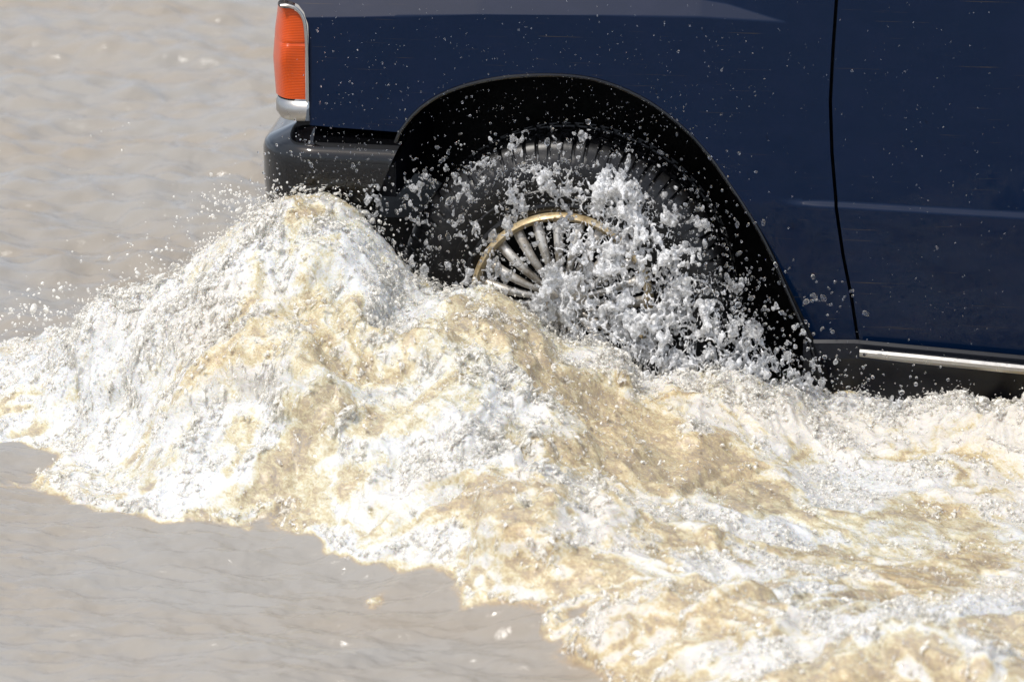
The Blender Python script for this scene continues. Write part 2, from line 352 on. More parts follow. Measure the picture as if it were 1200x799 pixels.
def blob(x, y, items, Z=.12):
    """sum of soft ellipses given at photo places on a level Z"""
    o = np.zeros(x.shape, np.float32)
    for it in items:
        px, py, rx, ry, a = it[:5]; z = it[5] if len(it) > 5 else Z
        c = atz(px, py, z); ex = rx*MMPX; ey = ry*MMPX/math.sin(PITCH)
        o += a*np.exp(-(((x-c[0])/ex)**2+((y-c[1])/ey)**2))
    return o
# outline of the churned area on the water, in metres
EDGE = [(-60,470),(20,530),(60,580),(130,605),(230,622),(330,628),(372,655),(430,656),(480,690),(525,712),(570,726),(615,728),(650,752),(700,792),(760,850),(900,930),(1400,990),(1500,600),(1400,380)]
EDGE_W = [tuple(atz(px, py, 0.0)[:2]) for px, py in EDGE] + [(2.6, .35), (-.5, .55), tuple(atz(250, 330, 0)[:2]), tuple(atz(150, 378, 0)[:2]), tuple(atz(60, 400, 0)[:2]), tuple(atz(-30, 425, 0)[:2])]
def poly_dist(x, y, poly):
    """signed distance, positive inside"""
    d = np.full(x.shape, 1e9, np.float32); inside = np.zeros(x.shape, bool); n = len(poly)
    for i in range(n):
        ax, ay = poly[i]; bx, by = poly[(i+1) % n]
        ex, ey = bx-ax, by-ay
        tt = np.clip(((x-ax)*ex+(y-ay)*ey)/(ex*ex+ey*ey), 0, 1)
        d = np.minimum(d, np.hypot(x-ax-tt*ex, y-ay-tt*ey))
        inside ^= ((ay > y) != (by > y)) & (x < (bx-ax)*(y-ay)/(by-ay+1e-12)+ax)
    return np.where(inside, d, -d)
MUD = [ # bare muddy patches in the foam: photo place, radii, depth
 (600,395,60,32,.75,.28),(540,400,38,22,.45,.28),(690,455,50,30,.75,.2),(760,520,70,20,.85,.1),(850,565,90,20,.95,.06),(930,600,60,15,.7,.05),(700,545,70,12,.5,.1),
 (360,510,34,20,.85,.15),(500,512,50,13,.6,.15),(465,545,60,16,.6,.1),(255,480,22,14,.45,.15),(340,300,50,50,.22,.42),(300,350,45,40,.20,.4),(410,330,40,50,.30,.35),(340,400,60,30,.22,.3),(450,350,30,30,.3,.35),
 (1090,520,70,50,.42,.2),(1150,560,50,25,.45,.15),(600,640,70,22,.5,.08),(560,600,40,12,.35,.1),(700,690,50,14,.45,.05),(830,650,60,14,.45,.06),(700,620,50,10,.4,.06),(800,720,60,12,.5,.04),(1000,650,90,11,.55,.05),(1100,680,80,10,.45,.04),(1150,640,60,10,.4,.05),(900,770,90,12,.45,.02),(620,300,1,1,0),
 (1050,600,60,12,.35,.06),(780,600,60,10,.4,.07),(640,440,60,20,.35,.2)]
WHITE = [(650,525,70,14,.5,.12),(540,560,80,16,.3,.1),(200,420,120,50,.3,.1),(830,600,80,9,.45,.08),(1000,490,140,20,.3,.15),(560,480,60,18,.3,.2),(470,440,60,20,.25,.25),(540,665,70,13,.35,.04)]
def fields(x, y):
    h0 = H0(x, y)
    wx = x + .018*TA(x/1.7, y/1.7) + .004*TB(x/.55, y/.55)
    wy = y + .026*TB(x/1.7+.3, y/1.7) + .006*TA(x/.55, y/.55+.4)
    sd_ = poly_dist(wx, wy, EDGE_W)
    inn = smooth01((sd_+.01)/.06)
    h = h0*(1-(1-smooth01((sd_+.13)/.46))*smooth01((.30-y)/.3))
    m = blob(wx, wy, MUD); wv = blob(wx, wy, WHITE)
    streak = TC(wx/2.4, wy/1.5)*.16 + TD(wx/1.1, wy/.7)*.13
    al = .62*wx-.78*wy; ac = .78*wx+.62*wy
    lace = np.exp(-(TA(al/1.9, ac/1.0+.3)/.22)**2)*.5 + np.exp(-(TB(al/1.0+.2, ac/.5)/.25)**2)*.4 + np.exp(-(TC(al/.4, ac/.22)/.28)**2)*.25
    far = smooth01((-wy-.75)/.6)                       # thinner, streaked foam away from the car
    foam = smooth01((sd_+.012)/.03)*np.clip(.86 - .24*far + wv*.45 - m*.72 + (streak*(1+.5*far) + (lace-.32)*(.34+.3*far))*(1-.7*np.clip(m, 0, 1)), 0.24, 1)
    return h, foam, inn, wx, wy
def surface(x, y):
    h, foam, inn, wx, wy = fields(x, y)
    # calm-water ripples
    bk = smooth01((y-.1)/1.2)
    r = (.0075+.005*bk)*TA(x/5.5+.1, y/2.6+.35) + (.0028+.0018*bk)*TD(x/2.6, y/1.1) + (.0014+.001*bk)*TB(x/.8, y/.40) + .0006*TC(x/.34, y/.17)
    # turbulence of the churned part, pushed out along the normal of the wave
    xs, ys = x[:, 0], y[0, :]
    gxh, gyh = np.gradient(h, xs, ys); gl = np.sqrt(1+gxh**2+gyh**2)
    al = .62*wx-.78*wy; ac = .78*wx+.62*wy
    b1 = TA(al/2.2+.5, ac/1.4+.2); b2 = np.sqrt(TB(al/1.2, ac/.75+.7)**2+.12); b3 = np.sqrt(TC(al/.46+.3, ac/.27)**2+.10); b4 = TD(al/.2, ac/.13)
    amp = inn*(.35+.65*smooth01((h-.01)/.15))
    fz = amp*(.012*b1 + .0072*b2 + .0022*b3*(.3+foam)) + inn*foam*.0007*b4 + inn*.003
    fz += inn*(1-inn)*4*.005*(1+.8*TB(x/.4, y/.4))
    return np.stack([x-.6*gxh/gl*fz, y-.6*gyh/gl*fz, h + r*(1-.5*inn) + fz/gl], -1), foam, inn
def spaced(lo, hi, segs):
    a = [lo]
    while a[-1] < hi:
        v = a[-1]; st = segs(v); a.append(v+st)
    return np.array(a, np.float32)
def sx_(v): return .0032 if -1.35 < v < 1.15 else min(20, max(.0032, .0032*1.0+.03*max(-1.35-v, v-1.15)**1.0 if (v < -3 or v > 2) else .011))
def sy_(v): return .0042 if -2.15 < v < .12 else (.013 if .12 <= v < 6.5 else (.02 if -2.6 < v <= -2.15 else min(20, .02+.04*max(-2.6-v, v-6.5))))
gx = spaced(-400, 400, lambda v: sx_(v)); gy = spaced(-400, 400, lambda v: sy_(v))
X, Y = np.meshgrid(gx, gy, indexing='ij')
P, foam, inn = surface(X, Y)
n, m = X.shape
ii = np.arange(n*m, dtype=np.int32).reshape(n, m)
Q = np.stack([ii[:-1, :-1], ii[1:, :-1], ii[1:, 1:], ii[:-1, 1:]], -1).reshape(-1, 4)
water = mesh_obj('flood_water', P.reshape(-1, 3), Q, waterm)
at2 = water.data.attributes.new('foam', 'FLOAT', 'POINT'); at2.data.foreach_set('value', foam.ravel().astype(np.float32))
tag(water, kind='structure')
print('water', n, m)

# ---------------------------------------------------------------- the car
car = empty('car', (0, .8, -.085))
tag(car, 'dark blue car ploughing through brown flood water, front wheel throwing up spray', 'car')
CL = Vector(car.location)
def put(mbuild, name, mat, parent=car, **kw):
    """build in world coordinates, then hang under the car"""
    off = CL if parent is car else CL + Vector(parent.location) if parent.parent is car else CL
    mbuild.v = [[v[0]-off[0], v[1]-off[1], v[2]-off[2]] for v in mbuild.v]
    return mbuild.build(name, mat, parent, **kw)
def X_(px, py=200, Y=0): return at(px, py, Y)[0]
def Z_(px, py, Y=0): return at(px, py, Y)[2]
ZTOP = at(600, 0)[2] + .10
SEAM = np.array([at(px, py)[[0, 2]] for px, py in [(984,-60),(980,0),(976,60),(973,120),(975,180),(980,240),(988,300),(997,350),(1004,404),(1008,440)]])
def seam(z): return np.interp(z, SEAM[::-1, 1], SEAM[::-1, 0])
hl = np.array([at(px, py)[[0, 2]] for px, py in [(330,22),(420,21),(560,18),(700,19),(820,21),(922,27)]])     # fender shoulder crease
hu = np.array([at(px, py)[[0, 2]] for px, py in [(330,-55),(560,-50),(700,-25),(780,-4),(850,7),(922,27)]])
cl = np.array([at(px, py)[[0, 2]] for px, py in [(905,236),(975,239),(1200,252),(1900,285)]])
lowc = np.array([at(px, py)[[0, 2]] for px, py in [(360,188),(900,188),(1200,196),(1900,220)]])
def yside(x, z):
    """side surface: how far inboard the panel lies at x, z"""
    z0 = np.interp(x, hl[:, 0], hl[:, 1]); z1 = np.interp(x, hu[:, 0], hu[:, 1])
    wd = np.where(x < hl[-1, 0], np.maximum(z1-z0, 0), 0)
    t = np.clip(z-z0, 0, None)
    y = .64*np.minimum(t, wd) + .25*np.clip(t-wd, 0, None)*np.clip((x-hl[-1, 0]+.3)/-.3+1, 0, 1)
    zc = np.interp(x, cl[:, 0], cl[:, 1]); we = .0100*smooth01((x-cl[0, 0])/.10)
    y = y - .9*np.clip(we-np.clip(z-(zc-we/2), 0, we), 0, None)*1.0 + 0
    zl = np.interp(x, lowc[:, 0], lowc[:, 1])
    y = y + .010*smooth01((z-zl+.02)/.04)*0 + .05*np.clip(z-zl, 0, 1)**1.5*.6 + .22*np.clip(zc-z, 0, 1)**1.35
    return y
def panel(mbd, low, top, nr, seam_right=None, seam_left=None, flange=.06, left=None):
    """panel between a lower and an upper polyline with the same number of columns"""
    low, top = np.array(low), np.array(top); nc = len(low)
    tt = np.linspace(0, 1, nr)[None, :]
    x = low[:, :1]*(1-tt)+top[:, :1]*tt; z = low[:, 1:]*(1-tt)+top[:, 1:]*tt
    u = np.linspace(0, 1, nc)[:, None]
    if seam_right is not None:
        xe = seam(z[-1]) - seam_right; x = x + smooth01((x-(x[-1:]-.12))/.12)*(xe-x[-1])[None, :]
    if seam_left is not None:
        xe = seam(z[0]) + seam_left; x = x + smooth01(((x[:1]+.12)-x)/.12)*(xe-x[0])[None, :]
    if left is not None:
        xe = np.interp(z[0], left[:, 1], left[:, 0]); x = x + smooth01((.10-(x-x[:1]))/.10)*(xe-x[0])[None, :]
    y = yside(x, z)
    P = np.stack([x, y, z], -1); mbd.grid(P)
    for e in (P[0], P[-1], P[:, 0], P[:, -1]):
        e2 = e.copy(); e2[:, 1] += flange; e3 = e.copy(); e3[:, 1] += .0015; mbd.grid(np.stack([e, e3, e2]))
    return P
ARCH = [(466,155),(478,138),(492,124),(510,112),(532,102),(560,94),(590,89),(620,86.5),(650,86),(680,88),(705,93),(735,104),(762,118),(790,138),(812,158),(833,182),(852,209),(873,240),(893,273),(910,307),(925,343),(938,372),(951,403)]
arch = np.array([at(px, py)[[0, 2]] for px, py in ARCH])
def resample(P, n):
    d = np.r_[0, np.cumsum(np.hypot(*np.diff(P, axis=0).T))]; s = np.linspace(0, d[-1], n)
    t = d
    out = np.stack([np.interp(s, t, P[:, k]) for k in range(P.shape[1])], 1)
    for _ in range(6): out[1:-1] = out[1:-1]*.5+(out[:-2]+out[2:])*.25
    return out
archd = resample(arch, 150)
fe = np.array([at(px, py)[[0, 2]] for px, py in [(363,147),(400,150),(466,155)]]); fe = resample(fe, 20)
be = np.array([at(px, py)[[0, 2]] for px, py in [(951,403),(1005,406)]]); be = resample(be, 16)
low = np.concatenate([fe[:-1], archd, be[1:]])
f0 = at(360, 0)[0]; xt1 = seam(ZTOP)
topx = np.interp(low[:, 0], [low[0, 0], low[-1, 0]], [f0, xt1])
top = np.stack([topx, np.full(len(low), ZTOP)], 1)
LE = np.array([at(px, py)[[0, 2]] for px, py in [(329,-60),(331,3),(338,4.5),(347,8),(355,16),(360,28),(362,42),(363,70),(363,100),(363,147)]])[::-1]
mb = MB(); FP = panel(mb, low, top, 330, seam_right=.0035, left=LE)
fender = put(mb, 'front_fender', paint, weld=1e-5, sharp=50)
# door
xr = 1.75
zz_low = at(1008, 412)[2]; zr_low = zz_low - .012
nd = 150
dl = np.stack([np.linspace(seam(zz_low), xr, nd), np.linspace(zz_low, zr_low, nd)], 1)
dt = np.stack([np.linspace(seam(ZTOP), xr, nd), np.full(nd, ZTOP)], 1)
mb = MB(); panel(mb, dl, dt, 330, seam_left=.0035)
door = put(mb, 'front_door', paint, weld=1e-5, sharp=50)
# rear side, out of frame, so that the car is whole from a step aside
mb = MB()
xs = np.linspace(xr+.007, 3.35, 60); r2c = 2.62
lo = [(x, max(zr_low-.02, (.265+math.sqrt(max(0, .43**2-(x-r2c)**2))) if abs(x-r2c) < .43 else 0)) for x in xs]
panel(mb, lo, [(x, ZTOP) for x in xs], 90)
put(mb, 'rear_side', paint, weld=1e-5, sharp=50)
# dark inner skin behind the gaps
mb = MB()
a2 = resample(arch, 40)
P1 = [(seam(z)+dx, .075, z) for z in np.linspace(zz_low-.02, ZTOP, 20) for dx in (-.04,)]
P2 = [(p[0]+.08, .075, p[2]) for p in P1]; mb.grid([P1, P2]); put(mb, 'door_pillar', sillm)
# chrome strip along the door foot
mb = MB(); rows = []
c0 = at(1007, 415, -.012); c1 = at(1200, 434.5, -.012); dirv = (c1-c0)
secn = [(0, -.0105), (-.010, -.009), (-.014, -.003), (-.014, .004), (-.009, .0095), (0, .0105)]
for s in np.linspace(0, 1, 12):
    c = c0 + dirv*s*((1.70-c0[0])/dirv[0]); k = 1 if s > 0 else .8
    rows.append([(c[0], .004+a*k, c[2]+bz*k) for a, bz in secn])
mb.grid(rows); mb.poly(rows[0]); mb.poly(rows[-1][::-1])
put(mb, 'trim_strip', chrome, weld=1e-6, sharp=30)
mb = MB(); cc = at(1013, 415.5, -.012); mb.tube([(cc[0], -.0105, cc[2]), (cc[0], -.014, cc[2])], .003, 10); put(mb, 'trim_screw', sillm)
# black sill below door and fender foot
mb = MB(); rows = []
for px in (940, 960, 1000, 1200, 1500, 2100):
    zt = at(px, 404+max(0, px-1000)*.095, 0)[2]; x = at(px, 404)[0]
    rows.append([(x, .10, zt+.004), (x, .030, zt+.003), (x, .024, zt-.003), (x, .022, zt-.035), (x, .04, zt-.06), (x, .045, zt-.13), (x, .06, zt-.15), (x, .3, zt-.15)])
mb.grid(rows); mb.poly(rows[0]); mb.poly(rows[-1][::-1])
put(mb, 'sill', sillm, weld=1e-6)
# wheel arch liner: lip, vault, back wall
mb = MB()
ext = np.array([at(px, py)[[0, 2]] for px, py in [(951,403),(960,430),(972,470),(985,520)]])
exl = np.array([at(px, py)[[0, 2]] for px, py in [(440,262),(436,240),(452,190),(466,155)]])
ap = np.concatenate([resample(exl, 14)[:-1], archd[::3], resample(ext, 14)[1:]])
cx, cz = 0.0, .2
def off(P, d): 
    v = P-np.array([cx, cz]); return P+v/np.hypot(*v.T)[:, None]*d
vault = []
for yy, d in [(.006, -.004), (.010, .001), (.03, .004), (.06, .02), (.20, .03), (.42, .03), (.50, -.02), (.52, -.12)]:
    q = off(ap, d-.002); vault.append([(a, yy+.0, z) for a, z in q])
mb.grid(vault)
back = [(a, .52, z) for a, z in off(ap, -.122)]; mb.grid([back, [(a, .53, max(.0, z*0-.08)) for a, _, z in back]])
put(mb, 'arch_liner', liner, weld=1e-6, sharp=60)
mb = MB()        # rolled black lip along the arch edge
mb.tube([(a, .004, z) for a, z in off(ap, -.004)], .0045, 8)
put(mb, 'arch_lip', blackp)

# bumper, wrapped round the corner
def bumper():
    mb = MB(); rows = []
    xe_t = at(470, 170, -.03)[0]; xf = at(305, 190, .05)[0]
    yo = -.035; rc = .13
    path = [(xe_t-(xe_t-(xf+rc))*s, yo, 0, -1) for s in np.linspace(0, 1, 14)]
    for a in np.linspace(0, math.pi/2, 16)[1:]:
        path.append((xf+rc-rc*math.sin(a), yo+rc-rc*math.cos(a), -math.sin(a), -math.cos(a)))
    for s in np.linspace(0, 1, 12)[1:]:
        path.append((xf-.03*math.sin(s*math.pi), yo+rc+s*(1.6-2*rc-2*yo*0), -1, 0))
    zt0 = at(330, 158, -.03)[2]; zb0 = at(330, 262, -.03)[2]
    for i, (x, y, nx, ny) in enumerate(path):
        s = np.clip((x-xf)/(xe_t-xf), 0, 1); zt = zt0 - .0035*s; zb = zb0 - .02*(s)
        prof = [(-.14, zt+.014), (-.10, zt+.010), (-.07, zt+.004), (-.014, zt-.022), (-.004, zt-.031), (0, zt-.044), (0, zt-.07), (0, (zt+zb)/2), (-.003, zb+.03), (-.018, zb+.008), (-.05, zb)]
        r = []
        for a, z in prof:
            xx = x + nx*a; yy = y + ny*a
            if i < 4: xx -= (zt-z)*.42*(1-i/4)
            r.append((xx, yy, z))
        rows.append(r)
    mb.grid(rows); mb.poly(rows[0])
    return mb
put(bumper(), 'bumper', blackp, weld=1e-6, sharp=70)
mb = MB(); q0 = at(362, 150, .03); q1 = at(470, 158, .03)         # black filler between bumper and fender
mb.box(q0[0]-.03, q1[0]-.015, .05, 1.55, at(400, 235)[2], q0[2]+.01)
put(mb, 'bumper_bracket', sillm)

# corner lamp
lamp_o = [(331,10),(338,10),(346,13),(353,22),(357,34),(358,50),(358,80),(358,112),(356,117)]
def lampmesh():
    """lens wraps round the corner: columns go from the fender edge to the nose"""
    rows = []
    zt, zb = at(345, 11)[2], at(345, 117)[2]
    nz_ = 40
    for k in range(nz_):
        s = k/(nz_-1); z = zt+(zb-zt)*s
        py = 11+(117-11)*s
        xb = np.interp(py, [11, 16, 24, 40, 118], [at(342, 11)[0], at(350, 16)[0], at(355, 24)[0], at(357, 40)[0], at(357.5, 118)[0]])
        xl = np.interp(py, [8, 40, 75, 118], [at(328, 8, .09)[0], at(323.5, 40, .09)[0], at(321, 75, .09)[0], at(324.5, 118, .09)[0]])
        facet = .012*math.exp(-((py-66)/24)**2) if True else 0
        r = []
        for j in range(22):
            a = j/21*math.pi/2*1.0
            ex = 1-(1-math.sin(a)**1.0)
            x = xb + (xl-xb)*math.sin(a)**.9; y = .004 + .09*(1-math.cos(a))
            bulge = (-.006-facet)*math.exp(-((j-7)/4.)**2)
            if abs(py-52) < 1.8: bulge += .002
            r.append((x, y+bulge, z))
        for yy in (.13, .2, .3): r.append((xl-.004, yy, z))
        rows.append(r)
    mb = MB(); mb.grid(rows); return mb
lamp = put(lampmesh(), 'turn_signal', lensm, sharp=22)
tag(lamp, 'orange wraparound turn signal lens')
mb = MB()
bez = [at(px, py, -.002) for px, py in [(329,7),(337,6.5),(346,9.5),(353.5,17),(358,28),(360,42),(361,70),(361,100),(360.5,119)]]
bez = resample(np.array(bez), 40)
mb.tube([(p[0], p[1], p[2]) for p in bez], .0036, 10); put(mb, 'lamp_bezel', chrome)
mb = MB(); rows = []      # chrome foot under the lamp
for (x0, x1, py, yb) in [(327,360,119,.0),(325.5,360.5,123,-.008),(326,360,134,-.010),(330,357,142,.0)]:
    r = []
    z = at(345, py)[2]
    for a in np.linspace(0, 1, 12):
        xa, xb = at(x1, py)[0], at(x0, py, .07)[0]; an = a*math.pi/2
        r.append((xa+(xb-xa)*math.sin(an)**.8, yb+.07*(1-math.cos(an)), z))
    r.append((r[-1][0], .3, z)); rows.append(r)
mb.grid(rows); put(mb, 'lamp_foot', chrome, weld=1e-6, sharp=50)
# nose, bonnet, cabin
xn = at(330, 60)[0]
mb = MB(); zt = at(345, 0)[2]; zb = at(345, 150)[2]
mb.box(xn+.035, xn+.2, .10, 1.5, zb, zt+.02); put(mb, 'nose', paint, bevel=.01)
mb = MB()
for k in range(7): mb.box(xn+.0, xn+.03, .38, 1.22, zb+.03+k*.03, zb+.042+k*.03)
mb.box(xn+.028, xn+.034, .37, 1.23, zb+.01, zt-.01)
put(mb, 'grille', blackp)
for yy in (.3, 1.22):
    mb = MB(); mb.box(xn+.002, xn+.033, yy, yy+.14 if yy > 1 else yy+.07, zb+.04, zt-.03); put(mb, 'headlight', clear_lens, bevel=.008)
mb = MB(); rows = []
xw = seam(ZTOP)-.08
for x in np.linspace(f0-.02, xw, 26):
    ys = float(yside(np.array(max(x, f0)), np.array(ZTOP)))
    rows.append([(x, yy, ZTOP+hh - .05*max(0, (f0+.15-x)/.17)) for yy, hh in [(ys, -.002), (ys+.03, .018), (ys+.10, .03), (.5, .05), (.8, .055), (1.1, .05), (1.5-ys, .03), (1.57-ys, .018), (1.6-ys, -.002)]])
mb.grid(rows); put(mb, 'bonnet', paint, sharp=50)
mb = MB(); zc2 = ZTOP; rows = []
cab = [(xw-.02, zc2-.01), (xw+.55, zc2+.52), (xw+.75, zc2+.58), (2.9, zc2+.58), (3.15, zc2+.5), (3.35, zc2-.01)]
rows = [[(x, .10 + .14*max(0, z-zc2), z) for x, z in cab], [(x, .25 + .10*max(0, z-zc2)+.0, z+.02*(z > zc2+.4)) for x, z in cab], [(x, 1.35, z+.02*(z > zc2+.4)) for x, z in cab], [(x, 1.5-.14*max(0, z-zc2), z) for x, z in cab]]
mb.grid(rows[1:3]); mb.grid(rows[:2]); mb.grid(rows[2:]); put(mb, 'roof', paint, sharp=40)
mb = MB(); mb.poly([(x, y+.0, z) for (x, y, z) in rows[0]]); put(mb, 'side_window', glassm, smooth=False)
mb = MB(); mb.poly(rows[3][::-1]); put(mb, 'side_window', glassm, smooth=False)
mb = MB(); mb.box(f0+.05, 3.33, 1.56, 1.6, at(400, 235)[2]-.05, ZTOP); mb.box(3.28, 3.36, .03, 1.58, zr_low, ZTOP+.0); put(mb, 'far_side', paint)
mb = MB(); mb.box(.5, 3.2, .08, 1.5, .06, .12); mb.box(-.55, .5, .55, 1.08, .08, .3); put(mb, 'underbody', liner)

# wheels
HUB = at(657, 357, .045)
def wheel(hx, hz, yface, inner=1):
    we = empty('wheel'); we.parent = car; we.location = (hx-CL[0], yface-CL[1], hz-CL[2])
    if inner < 0: we.rotation_euler = (0, 0, math.pi)
    Rt, wd = .345, .235
    # tyre section: (y inwards, radius); index of tread rows in the middle
    sec = [(.022, .188), (.012, .196), (.008, .205), (.010, .212), (.004, .224), (-.001, .240), (.001, .243), (-.004, .258), (-.0065, .274), (-.006, .276), (-.006, .290), (-.002, .300), (.002, .310), (.006, .3155), (.008, .322), (.016, .333)]
    tread = [(.022, .3385), (.030, .3415), (.046, .344), (.060, .3448), (.062, .3448), (.072, .345), (.088, .345), (.090, .345), (.104, .345), (.118, .345)]
    full = sec + tread; mir = [(wd-.0-y, r) for y, r in full[::-1]]
    prof = full + mir; na = 720; n1_ = len(sec); ntr = len(tread)*2
    ring = []
    for k in range(na):
        a = k/na*2*math.pi; r_ = []
        for q, (y, rad) in enumerate(prof):
            tr = n1_-1 <= q < n1_+ntr+1
            if tr:
                g = 0
                qq = q-n1_; lat = (k + int((y*wd*0)+ (y-.1)*40)) % 9
                ph = (k + (4 if 4 <= qq < 16 else 0)) % 9
                if ph < 2: g = .009
                if qq in (4, 7, 12, 15): g = .009
                rad = rad - g
            elif n1_-4 <= q < n1_-1 or n1_+ntr+1 <= q < n1_+ntr+4:
                if k % 9 < 2: y = y + .003*(1 if q < n1_ else -1)
            r_.append((rad*math.cos(a), y, rad*math.sin(a)))
        ring.append(r_)
    mb = MB(); mb.grid(ring, closed_u=True); mb.build('tyre', rubber, we, sharp=28)
    # rim: outer ring, barrel, hub, 24 spokes
    def lathe(secs, nseg=96):
        mb = MB(); mb.grid([[(r*math.cos(a), y, r*math.sin(a)) for y, r in secs] for a in [k/nseg*2*math.pi for k in range(nseg)]], closed_u=True); return mb
    lathe([(.030, .172), (.012, .173), (.004, .176), (.000, .182), (.004, .188), (.010, .191), (.020, .192), (.03, .190)]).build('rim_ring', ringm, we, sharp=60)
    rim = lathe([(.028, .190), (.05, .178), (.10, .168), (.2, .166), (.21, .185)]).build('rim', wheelm, we)
    lathe([(.12, .17), (.115, .10), (.11, .03), (.11, .001)]).build('brake_disc', liner, we)
    lathe([(.10, .058), (.030, .056), (.018, .050), (.012, .040), (.010, .020), (.010, .0005)], 48).build('hub_cap', wheelm, we)
    for k in range(24):
        a = k/24*2*math.pi+.05; mb = MB(); rows = []
        for s in np.linspace(0, 1, 8):
            r0 = .045 + .13*s; y0 = .020 - .022*math.sin(s*math.pi*.9) + .006*s; hw = .0058+.0060*s
            c = np.array([r0*math.cos(a), y0, r0*math.sin(a)]); tn = np.array([-math.sin(a), 0, math.cos(a)])
            rows.append([c+tn*hw+np.array([0, .010, 0]), c+tn*hw*.8, c+np.array([0, -.003, 0]), c-tn*hw*.8, c-tn*hw+np.array([0, .010, 0])])
        mb.grid(rows); mb.build('spoke', wheelm, rim, sharp=60)
    return we
wheel(HUB[0], HUB[2], .045)
w2 = wheel(2.62, HUB[2], .06)

# ---------------------------------------------------------------- splash thrown up in front of the wheel
def splash_field(x0, x1, y0, y1, z0, z1, vox, dens, seed, wl=(.10, .022), base=.0, thick=.5, ycurve=None):
    nx, ny, nz_ = [int((b-a)/vox) for a, b in ((x0, x1), (y0, y1), (z0, z1))]
    nx += nx % 2; ny += ny % 2; nz_ += nz_ % 2
    sh = (nx, ny, nz_); v3 = (vox,)*3
    na = noise3(sh, v3, wl, seed, 1.5, (1, 1, 1.5)); nb = noise3(sh, v3, wl, seed+1, 1.2, (1, 1, 1.5)); nblob = noise3(sh, v3, (.06, .010), seed+5, 1.4, (1, 1, 1.3)); nc = noise3(sh, v3, (.03, .008), seed+2, .6); ndd = noise3(sh, v3, (.16, .05), seed+3, 1.0)
    x = (x0+vox*np.arange(nx))[:, None, None]; y = (y0+vox*np.arange(ny))[None, :, None]; z = (z0+vox*np.arange(nz_))[None, None, :]
    D = dens(x, z).astype(np.float32)                       # (nx,1,nz)
    yc = ycurve(x, z) if ycurve is not None else (y0+y1)/2
    hw = (y1-y0)/2
    fy = 1-((y-yc)/hw)**2
    wv = thick*(D + .22*ndd*np.minimum(D*2, 1))*np.clip(fy, -1, 1) + .10*nc*np.minimum(D*3, 1) - base
    f = np.maximum(wv*.46 - np.sqrt(na*na+nb*nb), (nblob-2.75+1.75*np.clip(wv, 0, 1.4)+.55*ndd)*.8)
    f = np.where((fy > .02) & (D > .02), f, -1)
    V, Qd = surface_nets(f*3, (x0, y0, z0), v3)
    return V, Qd
FAN = [ # photo place, radius, amount of water
 (560,205,26,.55),(600,195,24,.6),(640,205,30,.8),(690,208,26,.8),(720,225,26,.75),(575,235,25,.4),(545,240,22,.3),(500,240,26,.25),(610,235,34,.4),
 (740,250,34,.8),(770,280,34,.9),(750,320,44,1.0),(790,330,32,1.0),(820,300,16,.4),(700,300,40,.75),(665,320,40,.35),(620,310,36,.12),(590,335,36,.2),(640,360,46,.6),(700,370,50,1.0),(760,380,50,1.25),(810,400,44,1.2),
 (850,420,40,1.1),(700,420,50,1.3),(780,430,60,1.4),(870,380,24,.5),(890,430,30,.9),(930,460,30,1.0),(855,330,20,.25),(836,330,14,.5),(840,360,15,.45),
 (560,330,26,.4),(540,330,22,.5),(500,330,24,.5),(490,300,20,.3),(470,340,26,.6),(520,310,14,.3),(450,290,20,.5),(440,250,20,.5),(650,250,30,.4),(690,260,40,.6),(580,290,20,.3),(900,470,40,1.2),(985,455,9,.5),(983,475,14,.9),(1053,478,10,.8),(1052,468,6,.5),(1040,490,18,.8)]
SY = -.085
def fan_dens(x, z):
    d = np.zeros(np.broadcast(x, z).shape, np.float32)
    for px, py, r, a in FAN:
        c = at(px, py, SY); rr_ = r*MMPX
        d += a*np.exp(-(((x-c[0])**2+(z-c[2])**2)/rr_**2))
    return np.minimum(d, 1.5)
q0 = at(420, 500, SY); q1 = at(1075, 170, SY)
V, Qd = splash_field(q0[0], q1[0], -.125, -.035, q0[2], q1[2], .0020, fan_dens, 31, thick=.66, base=.07, wl=(.075, .014))
print('fan', len(V))
o = mesh_obj('wheel_splash', V, Qd, splashm); air = o.data.attributes.new('air', 'FLOAT', 'POINT'); air.data.foreach_set('value', fan_dens(V[:, 0], V[:, 2]).astype(np.float32))
tag(o, 'sheet of clear and white water thrown up across the spinning front wheel', 'splash', kind='stuff')

